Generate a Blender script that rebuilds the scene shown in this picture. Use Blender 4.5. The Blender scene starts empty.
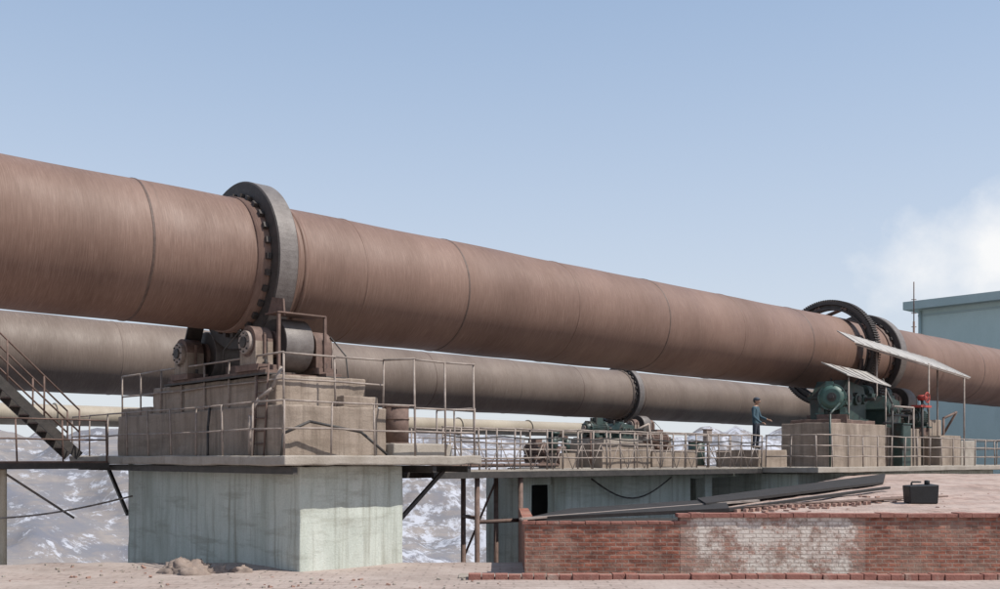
import bpy, bmesh, math, random
from mathutils import Vector, Matrix, noise
random.seed(7)
H = 2.30            # camera height above the yard
G = 0.0             # yard level
D = Vector((0.7353, 0.6777, 0)); N = Vector((0.6777, -0.7353, 0)); P0 = Vector((-5.54, 23.6, 0))
def K(s, p, z): # plant frame: s along kiln, p across (towards the yard), z relative to eye level
    v = P0 + D*s + N*p; v.z = z + H; return v
def W(x, y, z): return Vector((x, y, z+H))
def AZ(s): return 4.42 - 0.0045*s

# ---------------------------------------------------------------- materials
def newmat(name):
    m = bpy.data.materials.new(name); m.use_nodes = True
    nt = m.node_tree; b = nt.nodes['Principled BSDF']; return m, nt, b
def N_(nt, t, **kw):
    n = nt.nodes.new(t)
    for k, v in kw.items(): setattr(n, k, v)
    return n
def ramp(nt, fac, stops):
    r = nt.nodes.new('ShaderNodeValToRGB'); nt.links.new(fac, r.inputs[0])
    el = r.color_ramp.elements
    el[0].position, el[0].color = stops[0][0], (*stops[0][1], 1)
    el[1].position, el[1].color = stops[-1][0], (*stops[-1][1], 1)
    for p, c in stops[1:-1]:
        e = el.new(p); e.color = (*c, 1)
    return r.outputs[0]
def coords(nt, kind, scale, loc=(0,0,0)):
    t = nt.nodes.new('ShaderNodeTexCoord'); m = nt.nodes.new('ShaderNodeMapping')
    m.inputs['Scale'].default_value = scale; m.inputs['Location'].default_value = loc
    nt.links.new(t.outputs[kind], m.inputs[0]); return m.outputs[0]
def noise_t(nt, vec, scale, detail=6, rough=.6):
    n = nt.nodes.new('ShaderNodeTexNoise'); n.inputs['Scale'].default_value = scale
    n.inputs['Detail'].default_value = detail; n.inputs['Roughness'].default_value = rough
    nt.links.new(vec, n.inputs['Vector']); return n.outputs['Fac']
def mix(nt, fac, a, b, mode='MIX'):
    m = nt.nodes.new('ShaderNodeMix'); m.data_type = 'RGBA'; m.blend_type = mode
    for sock, v in ((0, fac), (6, a), (7, b)):
        if isinstance(v, bpy.types.NodeSocket): nt.links.new(v, m.inputs[sock])
        elif isinstance(v, (int, float)): m.inputs[sock].default_value = v
        else: m.inputs[sock].default_value = (*v, 1)
    return m.outputs[2]
def bump(nt, b, h, strength=.4, dist=.02):
    n = nt.nodes.new('ShaderNodeBump'); n.inputs['Strength'].default_value = strength
    n.inputs['Distance'].default_value = dist
    nt.links.new(h, n.inputs['Height']); nt.links.new(n.outputs[0], b.inputs['Normal'])
def simple(name, c1, c2, scale=3, rough=.8, metal=0, streak=1.0, bstr=.3, stain=None, stainpos=.55, drips=None):
    m, nt, b = newmat(name)
    v = coords(nt, 'Object', (1, 1, streak))
    n1 = noise_t(nt, v, scale, 8, .65)
    col = ramp(nt, n1, [(.3, c1), (.7, c2)])
    if stain:
        n2 = noise_t(nt, coords(nt, 'Object', (1, 1, streak*.5), (5, 3, 1)), scale*.45, 7, .7)
        f = ramp(nt, n2, [(stainpos, (0, 0, 0)), (stainpos+.15, (1, 1, 1))])
        col = mix(nt, f, col, stain)
    if drips:
        n3 = noise_t(nt, coords(nt, 'Object', (3.2, 3.2, .12), (2, 7, 1)), 1.6, 7, .7)
        col = mix(nt, ramp(nt, n3, [(.50, (0,)*3), (.68, (.8,)*3)]), col, drips)
        n4 = noise_t(nt, coords(nt, 'Object', (.35, .35, 2.2), (1, 4, 6)), 1.2, 6, .7)
        col = mix(nt, ramp(nt, n4, [(.52, (0,)*3), (.64, (.5,)*3)]), col, drips)
    nf = noise_t(nt, coords(nt, 'Object', (1, 1, 1)), 30, 4, .6)
    col = mix(nt, .35, col, ramp(nt, nf, [(.3, (.5, .5, .5)), (.7, (1, 1, 1))]), 'MULTIPLY')
    nt.links.new(col, b.inputs['Base Color'])
    b.inputs['Roughness'].default_value = rough; b.inputs['Metallic'].default_value = metal
    bump(nt, b, nf, bstr, .02)
    return m

def kiln_mat(name, base, dark, light, pale, grime=(.06,.04,.033)):
    m, nt, b = newmat(name)
    fine = noise_t(nt, coords(nt, 'UV', (11.0, .5, 1)), 4.0, 8, .75)
    mid = noise_t(nt, coords(nt, 'UV', (1.0, .3, 1)), 1.0, 7, .65)
    big = noise_t(nt, coords(nt, 'UV', (.22, .4, 1)), .9, 5, .6)
    course = noise_t(nt, coords(nt, 'UV', (.35, 0, 1)), 1.0, 1, .5)
    col = ramp(nt, fine, [(.36, dark), (.5, base), (.64, light)])
    col = mix(nt, .35, col, base)
    col = mix(nt, ramp(nt, mid, [(.45, (0,0,0)), (.75, (.55,.55,.55))]), col, dark)
    col = mix(nt, ramp(nt, big, [(.45, (0,0,0)), (.78, (.6,.6,.6))]), col, pale)
    gr = noise_t(nt, coords(nt, 'UV', (2.6, .2, 1), (3, 5, 0)), 1.3, 7, .75)
    col = mix(nt, ramp(nt, gr, [(.60, (0,0,0)), (.78, (.6,.6,.6))]), col, grime)
    col = mix(nt, .9, col, ramp(nt, course, [(.35, (.82,.80,.79)), (.65, (1.08,1.08,1.08))]), 'MULTIPLY')
    rs = noise_t(nt, coords(nt, 'UV', (30, .9, 1)), 1.0, 5, .75)
    col = mix(nt, ramp(nt, rs, [(.58, (0,0,0)), (.72, (.45,.45,.45))]), col, light)
    nt.links.new(col, b.inputs['Base Color'])
    nt.links.new(ramp(nt, mid, [(.3, (.48,)*3), (.7, (.72,)*3)]), b.inputs['Roughness'])
    b.inputs['Specular IOR Level'].default_value = .4
    bump(nt, b, fine, .22, .01)
    return m

M = {}
M['kiln'] = kiln_mat('rusted_shell', (.178, .106, .080), (.112, .064, .047), (.265, .178, .140), (.225, .148, .115))
M['kiln2'] = kiln_mat('weathered_shell', (.155, .115, .092), (.10, .07, .055), (.25, .195, .16), (.21, .165, .135))
M['seam'] = simple('weld_seam', (.075, .045, .035), (.14, .09, .07), 6, .6)
M['pipe'] = kiln_mat('pale_pipe', (.38, .33, .26), (.30, .25, .195), (.46, .41, .34), (.42, .37, .31), (.2,.16,.12))
M['tyre'] = simple('worn_steel', (.036, .030, .027), (.072, .058, .052), 4, .65, .1)
M['tread'] = simple('dull_tread', (.125, .105, .096), (.195, .172, .160), 5, .55, .1)
M['rust'] = simple('rust_steel', (.10, .062, .05), (.20, .13, .105), 6, .8)
M['rail'] = simple('rail_steel', (.22, .17, .145), (.38, .32, .28), 6, .7)
M['dark'] = simple('dark_steel', (.03, .027, .025), (.07, .06, .055), 6, .6)
M['pier'] = simple('whitewashed_concrete', (.45, .485, .43), (.60, .625, .57), 1.4, .9, 0, .35, .4, (.36, .38, .325), .52, (.27, .265, .215))
M['conc'] = simple('dusty_concrete', (.24, .185, .145), (.38, .31, .255), 1.6, .95, 0, .5, .5, (.15, .115, .09), .53, (.17, .13, .10))
M['slab'] = simple('slab_concrete', (.28, .24, .20), (.40, .355, .31), 1.8, .95, 0, 1, .5, (.19, .155, .13), .56)
M['teal'] = simple('teal_render', (.44, .54, .51), (.51, .61, .58), .5, .9, 0, .5, .1, (.40, .48, .46), .6)
M['tealroof'] = simple('teal_roof_edge', (.34, .43, .42), (.42, .50, .49), .6, .9)
M['green'] = simple('green_paint', (.035, .085, .07), (.07, .135, .112), 5, .5, 0, 1, .2, (.10, .075, .06), .52)
M['dkgreen'] = simple('oily_green_paint', (.018, .04, .036), (.045, .07, .06), 5, .45, 0, 1, .2, (.05, .035, .03), .52)
M['red'] = simple('red_paint', (.40, .05, .04), (.48, .08, .06), 6, .6)
M['sheet'] = simple('galvanised_sheet', (.34, .315, .29), (.45, .42, .39), 2.5, .6, .1, 1, .2, (.24, .18, .15), .54)
M['blacksheet'] = simple('tarred_board', (.014, .012, .012), (.032, .027, .026), 4, .9)
M['void'] = simple('interior_shade', (.02, .018, .017), (.04, .035, .03), 2, .95)  # near-black colour stands in for the shade inside the openings
M['black'] = simple('black_plastic', (.008, .008, .009), (.016, .016, .017), 5, .5)
M['cream'] = simple('cream_post', (.55, .42, .28), (.65, .52, .38), 4, .8)
M['cloth'] = simple('sacking', (.20, .15, .125), (.33, .26, .22), 5, .95)
M['skin'] = simple('skin', (.36, .20, .13), (.42, .25, .17), 8, .6)
M['blue'] = simple('work_jacket', (.04, .075, .10), (.06, .11, .14), 8, .9)
M['navy'] = simple('work_trousers', (.02, .025, .04), (.035, .04, .055), 8, .9)
M['hat'] = simple('work_cap', (.04, .05, .07), (.06, .07, .09), 8, .8)

def brick_mat(name, c1, c2, mortar, white=0.0, flat=False):
    m, nt, b = newmat(name)
    t = nt.nodes.new('ShaderNodeTexCoord'); sx = nt.nodes.new('ShaderNodeSeparateXYZ')
    nt.links.new(t.outputs['Object'], sx.inputs[0]); cx = nt.nodes.new('ShaderNodeCombineXYZ')
    if flat:
        nt.links.new(sx.outputs[0], cx.inputs[0]); nt.links.new(sx.outputs[1], cx.inputs[1])
    else:
        ad = N_(nt, 'ShaderNodeMath', operation='ADD'); nt.links.new(sx.outputs[0], ad.inputs[0]); nt.links.new(sx.outputs[1], ad.inputs[1])
        nt.links.new(ad.outputs[0], cx.inputs[0]); nt.links.new(sx.outputs[2], cx.inputs[1])
    nz = nt.nodes.new('ShaderNodeTexNoise'); nz.inputs['Scale'].default_value = 2.5
    nt.links.new(t.outputs['Object'], nz.inputs['Vector'])
    va = N_(nt, 'ShaderNodeVectorMath', operation='MULTIPLY_ADD'); va.inputs[1].default_value = (.03, .03, .03)
    nt.links.new(nz.outputs['Color'], va.inputs[0]); nt.links.new(cx.outputs[0], va.inputs[2])
    br = nt.nodes.new('ShaderNodeTexBrick'); nt.links.new(va.outputs[0], br.inputs['Vector'])
    br.inputs['Scale'].default_value = 1; br.inputs['Brick Width'].default_value = .25; br.inputs['Row Height'].default_value = .082 if not flat else .125
    br.inputs['Mortar Size'].default_value = .013; br.inputs['Mortar Smooth'].default_value=.3; br.inputs['Bias'].default_value = 0
    br.inputs['Color1'].default_value = (*c1, 1); br.inputs['Color2'].default_value = (*c2, 1); br.inputs['Mortar'].default_value = (*mortar, 1)
    col = br.outputs['Color']
    vo = coords(nt, 'Object', (1, 1, 1))
    n1 = noise_t(nt, vo, 1.3, 7, .7)
    col = mix(nt, .8, col, ramp(nt, n1, [(.3, (.62, .58, .56)), (.65, (1.15, 1.12, 1.1))]), 'MULTIPLY')
    nb = noise_t(nt, coords(nt, 'Object', (4, 4, 12)), 1.0, 2, .5)
    col = mix(nt, .8, col, ramp(nt, nb, [(.35, (.55,.5,.5)), (.62, (1.3,1.3,1.3))]), 'MULTIPLY')
    n5 = noise_t(nt, vo, .7, 8, .75)
    if not flat: col = mix(nt, ramp(nt, n5, [(.48, (0,)*3), (.64, (.6,)*3)]), col, (.33,.24,.19))
    if white:
        n2 = noise_t(nt, vo, 1.6, 10, .82)
        # limewash thins out towards its ends
        a1=N_(nt,'ShaderNodeMath',operation='SUBTRACT'); nt.links.new(sx.outputs[0],a1.inputs[0]); a1.inputs[1].default_value=5.35
        a2=N_(nt,'ShaderNodeMath',operation='ABSOLUTE'); nt.links.new(a1.outputs[0],a2.inputs[0])
        a3=nt.nodes.new('ShaderNodeMapRange'); nt.links.new(a2.outputs[0],a3.inputs[0]); a3.inputs[1].default_value=1.45; a3.inputs[2].default_value=1.95; a3.inputs[3].default_value=0; a3.inputs[4].default_value=.16
        a4=N_(nt,'ShaderNodeMath',operation='ADD'); nt.links.new(n2,a4.inputs[0]); nt.links.new(a3.outputs[0],a4.inputs[1])
        f = ramp(nt, a4.outputs[0], [(.48, (white,)*3), (.59, (white*.15,)*3)])
        mort = N_(nt, 'ShaderNodeMath', operation='MULTIPLY'); nt.links.new(br.outputs['Fac'], mort.inputs[0]); mort.inputs[1].default_value = .6
        wcol = mix(nt, mort.outputs[0], (.66, .59, .53), (.34, .27, .23))
        col = mix(nt, f, col, wcol)
    if flat:
        n3 = noise_t(nt, vo, .9, 8, .7)
        col = mix(nt, ramp(nt, n3, [(.38, (.1,)*3), (.62, (.85,)*3)]), col, (.42, .335, .295))
        n6 = noise_t(nt, vo, .5, 9, .75)
        col = mix(nt, ramp(nt, n6, [(.52, (0,)*3), (.66, (.7,)*3)]), col, (.22, .16, .135))
    nt.links.new(col, b.inputs['Base Color']); b.inputs['Roughness'].default_value = .95
    nf = noise_t(nt, vo, 25, 5, .6)
    sub = N_(nt, 'ShaderNodeMath', operation='SUBTRACT'); nt.links.new(nf, sub.inputs[0]); nt.links.new(br.outputs['Fac'], sub.inputs[1])
    bump(nt, b, sub.outputs[0], .6, .025)
    return m
M['brick'] = brick_mat('red_brick', (.32, .12, .078), (.22, .085, .06), (.28, .20, .165))
M['brickw'] = brick_mat('limewashed_brick', (.32, .125, .08), (.22, .09, .062), (.26, .19, .155), 1.0)
M['paver'] = brick_mat('dusty_pavers', (.36, .25, .21), (.41, .30, .25), (.22, .16, .135), 0, True)
M['coping'] = simple('red_coping', (.22, .085, .065), (.34, .16, .125), 5, .9, 0, 1, .5, (.38,.29,.24), .55)
M['loose'] = simple('loose_brick', (.28, .15, .115), (.40, .27, .22), 9, .95)

# ---------------------------------------------------------------- mesh builder
class B:
    def __init__(s, name):
        s.name = name; s.bm = bmesh.new(); s.mats = []; s.uv = s.bm.loops.layers.uv.new('UVMap')
    def mi(s, m):
        if m not in s.mats: s.mats.append(m)
        return s.mats.index(m)
    def face(s, vs, m, smooth=False, uvs=None):
        try: f = s.bm.faces.new(vs)
        except ValueError: return
        f.material_index = s.mi(m); f.smooth = smooth
        if uvs:
            for l, u in zip(f.loops, uvs): l[s.uv].uv = u
    def hexa(s, c, m):
        v = [s.bm.verts.new(x) for x in c]
        for q in ((3,2,1,0),(4,5,6,7),(0,1,5,4),(1,2,6,5),(2,3,7,6),(3,0,4,7)): s.face([v[i] for i in q], m)
    def box(s, s0, s1, p0, p1, z0, z1, m):
        s.hexa([K(s0,p0,z0),K(s0,p1,z0),K(s1,p1,z0),K(s1,p0,z0),K(s0,p0,z1),K(s0,p1,z1),K(s1,p1,z1),K(s1,p0,z1)], m)
    def wbox(s, x0, x1, y0, y1, z0, z1, m):
        s.hexa([W(x0,y0,z0),W(x1,y0,z0),W(x1,y1,z0),W(x0,y1,z0),W(x0,y0,z1),W(x1,y0,z1),W(x1,y1,z1),W(x0,y1,z1)], m)
    def beam(s, a, b, w, h, m, up=Vector((0,0,1))):
        d = (b-a).normalized(); x = d.cross(up)
        if x.length < 1e-3: x = D.copy()
        x.normalize(); y = x.cross(d).normalized()
        x = x*w/2; y = y*h/2
        s.hexa([a-x-y,a+x-y,a+x+y,a-x+y,b-x-y,b+x-y,b+x+y,b-x+y], m)
    def cyl(s, a, b, r, m, n=12, r2=None, cap=True):
        if r2 is None: r2 = r
        d = (b-a).normalized(); x = d.orthogonal().normalized(); y = d.cross(x)
        L = (b-a).length
        A=[];C=[]
        for i in range(n):
            t = 2*math.pi*i/n; o = x*math.cos(t)+y*math.sin(t)
            A.append(s.bm.verts.new(a+o*r)); C.append(s.bm.verts.new(b+o*r2))
        for i in range(n):
            j=(i+1)%n; u0=i/n*r*6.28; u1=(i+1)/n*r*6.28
            s.face([A[i],A[j],C[j],C[i]], m, True, [(0,u0),(0,u1),(L,u1),(L,u0)])
        if cap: s.face(A[::-1], m); s.face(C, m)
    def path(s, pts, r, m, n=6):
        for a, b in zip(pts, pts[1:]): s.cyl(a, b, r, m, n)
    def revolve(s, prof, m, n=64, p=0.0, az=AZ, closed=True, mats=None, smooth=True, wob=0):
        rings=[]
        for (ss, r) in prof:
            ring=[]
            for i in range(n):
                t=2*math.pi*i/n; rr=r
                if wob: rr += wob*noise.noise(Vector((ss*.35, math.cos(t)*1.2, math.sin(t)*1.2)))
                c=K(ss,p,az(ss)); ring.append(s.bm.verts.new(c+N*math.sin(t)*rr+Vector((0,0,1))*math.cos(t)*rr))
            rings.append(ring)
        cnt=len(rings)
        for k in range(cnt if closed else cnt-1):
            a=rings[k]; b=rings[(k+1)%cnt]; mm = mats[k] if mats else m
            for i in range(n):
                j=(i+1)%n
                s.face([a[i],a[j],b[j],b[i]], mm, smooth, [(prof[k][0],i/n*9.4),(prof[k][0],(i+1)/n*9.4),(prof[(k+1)%cnt][0],(i+1)/n*9.4),(prof[(k+1)%cnt][0],i/n*9.4)])
        return rings
    def done(s, bevel=0, parent=None, rough=0):
        bm=s.bm
        if rough: # hand-cast concrete: subdivide the blocks and roughen faces and arrises
            for _ in range(2):
                es=[e for e in bm.edges if e.calc_length()>.5]
                if es: bmesh.ops.subdivide_edges(bm, edges=es, cuts=3, use_grid_fill=True)
            for v in bm.verts:
                c=v.co; v.co=c+Vector((noise.noise(c*2.3),noise.noise(c*2.3+Vector((9,0,0))),noise.noise(c*2.3+Vector((0,9,0)))))*rough+Vector((noise.noise(c*8),noise.noise(c*8+Vector((7,0,0))),noise.noise(c*8+Vector((0,7,0)))))*rough*.7
        bmesh.ops.recalc_face_normals(bm, faces=bm.faces)
        me = bpy.data.meshes.new(s.name); bm.to_mesh(me); bm.free()
        for m in s.mats: me.materials.append(M[m])
        o = bpy.data.objects.new(s.name, me); bpy.context.scene.collection.objects.link(o)
        if bevel:
            bv = o.modifiers.new('bevel','BEVEL'); bv.width=bevel; bv.segments=2; bv.limit_method='ANGLE'; bv.angle_limit=.9
        if parent: o.parent = parent
        return o
def empty(name, loc=(0,0,0)):
    o = bpy.data.objects.new(name, None); bpy.context.scene.collection.objects.link(o); return o
def rail(b, pts, h=1.05, sp=.9, rails=(.35,.7,1.05), r=.022, m='rail', lean=0.0):
    for a, c in zip(pts, pts[1:]):
        L=(c-a).length; n=max(1, round(L/sp))
        for i in range(n+1):
            q=a.lerp(c,i/n); j=Vector((random.uniform(-1,1),random.uniform(-1,1),0))*.03
            b.cyl(q, q+Vector((0,0,h))+j, r, m, 6)
        for hh in rails:
            zz=Vector((0,0,hh)); prev=a+zz
            for i in range(1,n+1):
                cur=a.lerp(c,i/n)+zz+Vector((0,0,random.uniform(-.018,.018)))
                b.cyl(prev,cur,r*.9,m,6); prev=cur

# ---------------------------------------------------------------- terrain (one sheet)
def edge_y(x):
    e = 22.4 + .5*noise.noise(Vector((x*.25, 0, 3)))
    if x < -9: e -= min(1.2, (-9-x)*.25)
    if x > 1: e += (x-1)*.95
    return e
def terrain(x, y):
    e = edge_y(x)
    if y < e: return G + .03*noise.noise(Vector((x*.5,y*.5,0)))+.012*noise.noise(Vector((x*2.5,y*2.5,0)))
    t = y-e
    z = -min(t*.9, 12) - max(0, min(1, t/190))*62
    n = noise.fractal(Vector((x*.012, y*.012, 1.7)), 1.0, 2.0, 7)
    n2 = noise.fractal(Vector((x*.05, y*.05, 4.2)), 1.0, 2.0, 5)
    z += n2*1.6*min(1, t/30)
    if t > 180:
        k = min(1, (t-180)/420); k = k*k*(3-2*k)
        z += k*(88 + 10*noise.noise(Vector((x*.006, 0, 9)))) + n*20*min(1,(t-180)/150)*(1 if t<650 else max(.35, 1-(t-650)/900))
        rdg = abs(noise.noise(Vector((x*.02+y*.004, y*.008, 2))))
        z -= 16*rdg*min(1,(t-180)/150)*(1-k*.6)
    return z
bm = bmesh.new()
ys = [-60,-30,-10,0,4,8]
y = 10.0
while y < 32: ys.append(y); y += .5
while y < 5000:
    ys.append(y); y += max(.8, min(6, (y-30)*.05+.8)) if y < 750 else y*.06
nx = 260
grid=[]
for y in ys:
    row=[]; wd = 45 + max(0, y)*1.5
    for i in range(nx+1):
        t = i/nx*2-1; x = wd*(t*.75+.25*t**3)
        row.append(bm.verts.new((x, y, terrain(x,y))))
    grid.append(row)
for a,b_ in zip(grid,grid[1:]):
    for i in range(nx):
        f=bm.faces.new((a[i],a[i+1],b_[i+1],b_[i])); f.smooth=True
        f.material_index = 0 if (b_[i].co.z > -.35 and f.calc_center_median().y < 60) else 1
me=bpy.data.meshes.new('ground'); bm.to_mesh(me); bm.free()
g=bpy.data.objects.new('ground',me); bpy.context.scene.collection.objects.link(g)
m,nt,b=newmat('yard_dust')
v=coords(nt,'Object',(1,1,1))
n1=noise_t(nt,v,.8,9,.7); n2=noise_t(nt,v,9,6,.7)
br=nt.nodes.new('ShaderNodeTexBrick'); nt.links.new(v,br.inputs['Vector']); br.inputs['Scale'].default_value=1
br.inputs['Brick Width'].default_value=.5; br.inputs['Row Height'].default_value=.26; br.inputs['Mortar Size'].default_value=.022
br.inputs['Color1'].default_value=(.39,.31,.275,1); br.inputs['Color2'].default_value=(.34,.265,.235,1); br.inputs['Mortar'].default_value=(.20,.155,.135,1)
col=mix(nt,ramp(nt,n1,[(.38,(.05,)*3),(.62,(.9,)*3)]),br.outputs[0],(.42,.35,.315))
n7=noise_t(nt,v,.35,9,.75)
col=mix(nt,ramp(nt,n7,[(.5,(0,)*3),(.64,(.55,)*3)]),col,(.25,.20,.175))
col=mix(nt,.5,col,ramp(nt,n2,[(.3,(.6,.58,.56)),(.7,(1.1,1.1,1.1))]),'MULTIPLY')
nt.links.new(col,b.inputs['Base Color']); b.inputs['Roughness'].default_value=.95; bump(nt,b,n2,.5,.03)
me.materials.append(m)
m,nt,b=newmat('hillside')
v=coords(nt,'Object',(1,1,1)); vz=coords(nt,'Object',(.3,.3,4))
n1=noise_t(nt,v,.03,10,.7); n2=noise_t(nt,v,.10,9,.75); n3=noise_t(nt,vz,.10,7,.65)
geo=nt.nodes.new('ShaderNodeNewGeometry'); sp=nt.nodes.new('ShaderNodeSeparateXYZ'); nt.links.new(geo.outputs['Position'],sp.inputs[0])
col=ramp(nt,n1,[(.36,(.15,.15,.175)),(.5,(.205,.185,.182)),(.64,(.26,.228,.21))])  # bluish tint puts distance haze into the hill colours
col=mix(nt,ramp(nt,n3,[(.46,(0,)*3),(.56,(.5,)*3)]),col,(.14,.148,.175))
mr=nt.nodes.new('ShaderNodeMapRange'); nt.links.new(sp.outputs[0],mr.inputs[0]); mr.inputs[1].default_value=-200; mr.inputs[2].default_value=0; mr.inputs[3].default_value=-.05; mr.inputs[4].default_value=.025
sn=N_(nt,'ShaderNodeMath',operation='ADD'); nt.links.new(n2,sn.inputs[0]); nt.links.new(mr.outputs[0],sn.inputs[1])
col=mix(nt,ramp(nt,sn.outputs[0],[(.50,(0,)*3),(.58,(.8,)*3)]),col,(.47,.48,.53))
nt.links.new(col,b.inputs['Base Color']); b.inputs['Roughness'].default_value=1
bump(nt,b,n2,.35,2)
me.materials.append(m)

# ---------------------------------------------------------------- kilns
R=1.5
def kiln(name, p, s0, s1, mat, seams, tyres, gear=None, az=AZ, n=72):
    b=B(name)
    prof=[]; s=s0
    while s<s1: prof.append((s,R)); s+=.5
    prof.append((s1,R))
    b.revolve(prof, mat, n, p, az, closed=False, wob=.035)
    for k,sm in enumerate(seams):
        b.revolve([(sm-.035,R-.004),(sm-.015,R+.014),(sm+.015,R+.014),(sm+.035,R-.004)],'seam' if k%2==0 else mat,n,p,az,closed=False,wob=.035)
    for (t, rt, w) in tyres:
        b.revolve([(t-w/2,rt-.03),(t-w/2+.03,rt),(t+w/2-.03,rt),(t+w/2,rt-.03),(t+w/2,R+.09),(t-w/2,R+.09)],'tyre',96,p,az,mats=['tyre','tread','tyre','tyre','tyre','tyre'],smooth=False)
        b.revolve([(t-w/2-.28,R),(t-w/2-.28,R+.045),(t+w/2+.28,R+.045),(t+w/2+.28,R)],mat,n,p,az,closed=False)
        b.revolve([(t+w/2+.40,R),(t+w/2+.42,R+.03),(t+w/2+.50,R+.03),(t+w/2+.52,R)],mat,n,p,az,closed=False)
        for i in range(28):
            a=2*math.pi*i/28
            for sg in (-1,1):
                u=N*math.sin(a)+Vector((0,0,1))*math.cos(a)
                c=K(t+sg*(w/2+.07),p,az(t))+u*(R+.09)
                b.beam(c-D*.05,c+D*.05,.13,.10,'tyre' if sg<0 else 'rust',up=u)
    if gear:
        t,rt,w=gear
        ri=rt-.34
        b.revolve([(t-w/2,rt-.05),(t+w/2,rt-.05),(t+w/2,rt-.16),(t+.10,rt-.18),(t+.10,ri),(t-.10,ri),(t-.10,rt-.18),(t-w/2,rt-.16)],'tyre',120,p,az,smooth=False)
        b.revolve([(t-w/2+.02,ri+.05),(t+w/2-.02,ri+.05),(t+w/2-.02,ri-.03),(t-w/2+.02,ri-.03)],'tyre',96,p,az,smooth=False)
        for i in range(132):
            a=2*math.pi*i/132; u=N*math.sin(a)+Vector((0,0,1))*math.cos(a)
            c=K(t,p,az(t))+u*(rt-.01)
            b.beam(c-D*w/2,c+D*w/2,.05,.09,'tyre',up=u)
        for i in range(10):
            a=2*math.pi*i/10
            u=N*math.sin(a)+Vector((0,0,1))*math.cos(a); tt=N*math.cos(a)-Vector((0,0,1))*math.sin(a)
            c=K(t,p,az(t))
            b.beam(c+u*(R+.02)-tt*.15, c+u*(ri-.02)+tt*.75, .34,.05,'rust',up=u)
            b.beam(c+u*(ri-.10)+tt*.80-D*.14, c+u*(ri-.10)+tt*.80+D*.14, .14,.14,'rust',up=u)
    return b.done()
T1=-.5
kiln('rotary_kiln',0,-22,61.5,'kiln',[-11.8,-20,-3.35,1.9,5.1,9.3,13.5,17.7,22.2,33.5,38,43,48],
     [(T1,1.93,.5),(28.8,1.86,.55)],(25.9,2.14,.42))
kiln('rotary_kiln',-19.7,-16,61,'kiln2',[-12,-6,-1.2,4,9,14,20,26,31,47],[(12.2,1.85,.55),(35.9,1.78,.5)],None,lambda s:4.1-.0045*s,48)

def station(name, t, p=0, az=AZ, zb=1.75):
    b=B(name); a0=az(t); rr=.58
    zc=a0-1.94
    for sg in (-1,1):
        pc=p+sg*1.62
        c=K(t,pc,zc)
        b.cyl(c-D*.34,c+D*.34,rr,'tread',40)
        b.cyl(c-D*.35,c-D*.34,rr-.02,'tyre',40); b.cyl(c-D*.42,c+D*.42,.3,'rust',24)
        b.cyl(c-D*1.0,c+D*1.0,.14,'dark',16)
        for e in (-1,1):
            q=t+e*.75
            b.box(q-.26,q+.26,pc-.46,pc+.46,zc-.62,zc-.48,'rust')
            b.box(q-.21,q+.21,pc-.34,pc+.34,zc-.48,zc+.02,'conc' if e<0 else 'rust')
            cc=K(q,pc,zc+.02); b.cyl(cc-D*.21,cc+D*.21,.34,'rust',28)
            ee=K(q+e*.21,pc,zc); b.cyl(ee,ee+D*e*.09,.25,'rail',24); b.cyl(ee+D*e*.09,ee+D*e*.13,.12,'dark',16)
            for k in range(8):
                aa=k*math.pi/4; o=N*math.cos(aa)*.2+Vector((0,0,1))*math.sin(aa)*.2
                b.cyl(ee+D*e*.08+o,ee+D*e*.12+o,.022,'dark',6)
            for ps in (-.4,.4): b.cyl(K(q,pc+ps,zc-.48),K(q,pc+ps,zc-.38),.04,'dark',6)
            b.beam(K(q-.0,pc+.36,zc-.3),K(q,pc+.36,zc+.2),.05,.05,'rust')
    for e in (-.75,.75):
        b.box(t+e-.2,t+e+.2,p-2.35,p+2.35,zb,zc-.62,'rust')
        b.box(t+e-.26,t+e+.26,p-2.45,p+2.45,zb,zb+.04,'dark')
    for ps in (-2.0,0,2.0): b.box(t-.55,t+.55,p+ps-.1,p+ps+.1,zb+.04,zc-.66,'rust')
    c=K(t+.62,p,a0-1.93-.35); b.cyl(c,c+Vector((0,0,.4)),.28,'tyre',24)
    b.box(t-.5,t+.5,p-.25,p+.25,zb+.04,a0-1.93-.38,'rust')
    # grease lines
    b.path([K(t-.95,p+1.3,zc+.3),K(t-1.0,p+.6,zc-.1),K(t-.8,p+.2,zb+.1)],.018,'dark',6)
    b.path([K(t+.95,p+1.9,zc+.25),K(t+1.1,p+2.3,zc-.2),K(t+1.1,p+2.4,zb)],.018,'dark',6)
    return b.done(.008)
station('kiln_roller_station',T1+.12); station('kiln_roller_station',28.8,zb=1.6)
station('kiln_roller_station',12.2,-19.7,lambda s:4.1-.0045*s,1.4); station('kiln_roller_station',35.9,-19.7,lambda s:4.1-.0045*s,1.3)
b=B('tyre_guard_plate')
o=T1+.1
b.hexa([K(o-.42,1.55,3.15),K(o-.42,2.25,3.05),K(o-.38,2.25,3.05),K(o-.38,1.55,3.15),K(o-.42,1.75,3.5),K(o-.42,2.2,3.42),K(o-.38,2.2,3.42),K(o-.38,1.75,3.5)],'rust')
b.box(o-.6,o+.6,1.75,2.3,3.10,3.13,'rust'); b.beam(K(o-.55,2.25,1.9),K(o-.55,2.25,3.12),.06,.06,'rust'); b.beam(K(o+.6,2.25,1.9),K(o+.6,2.25,3.12),.06,.06,'rust')
b.beam(K(o-.6,-2.2,1.9),K(o-.6,-1.5,3.2),.4,.05,'dark')
b.done()

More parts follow.
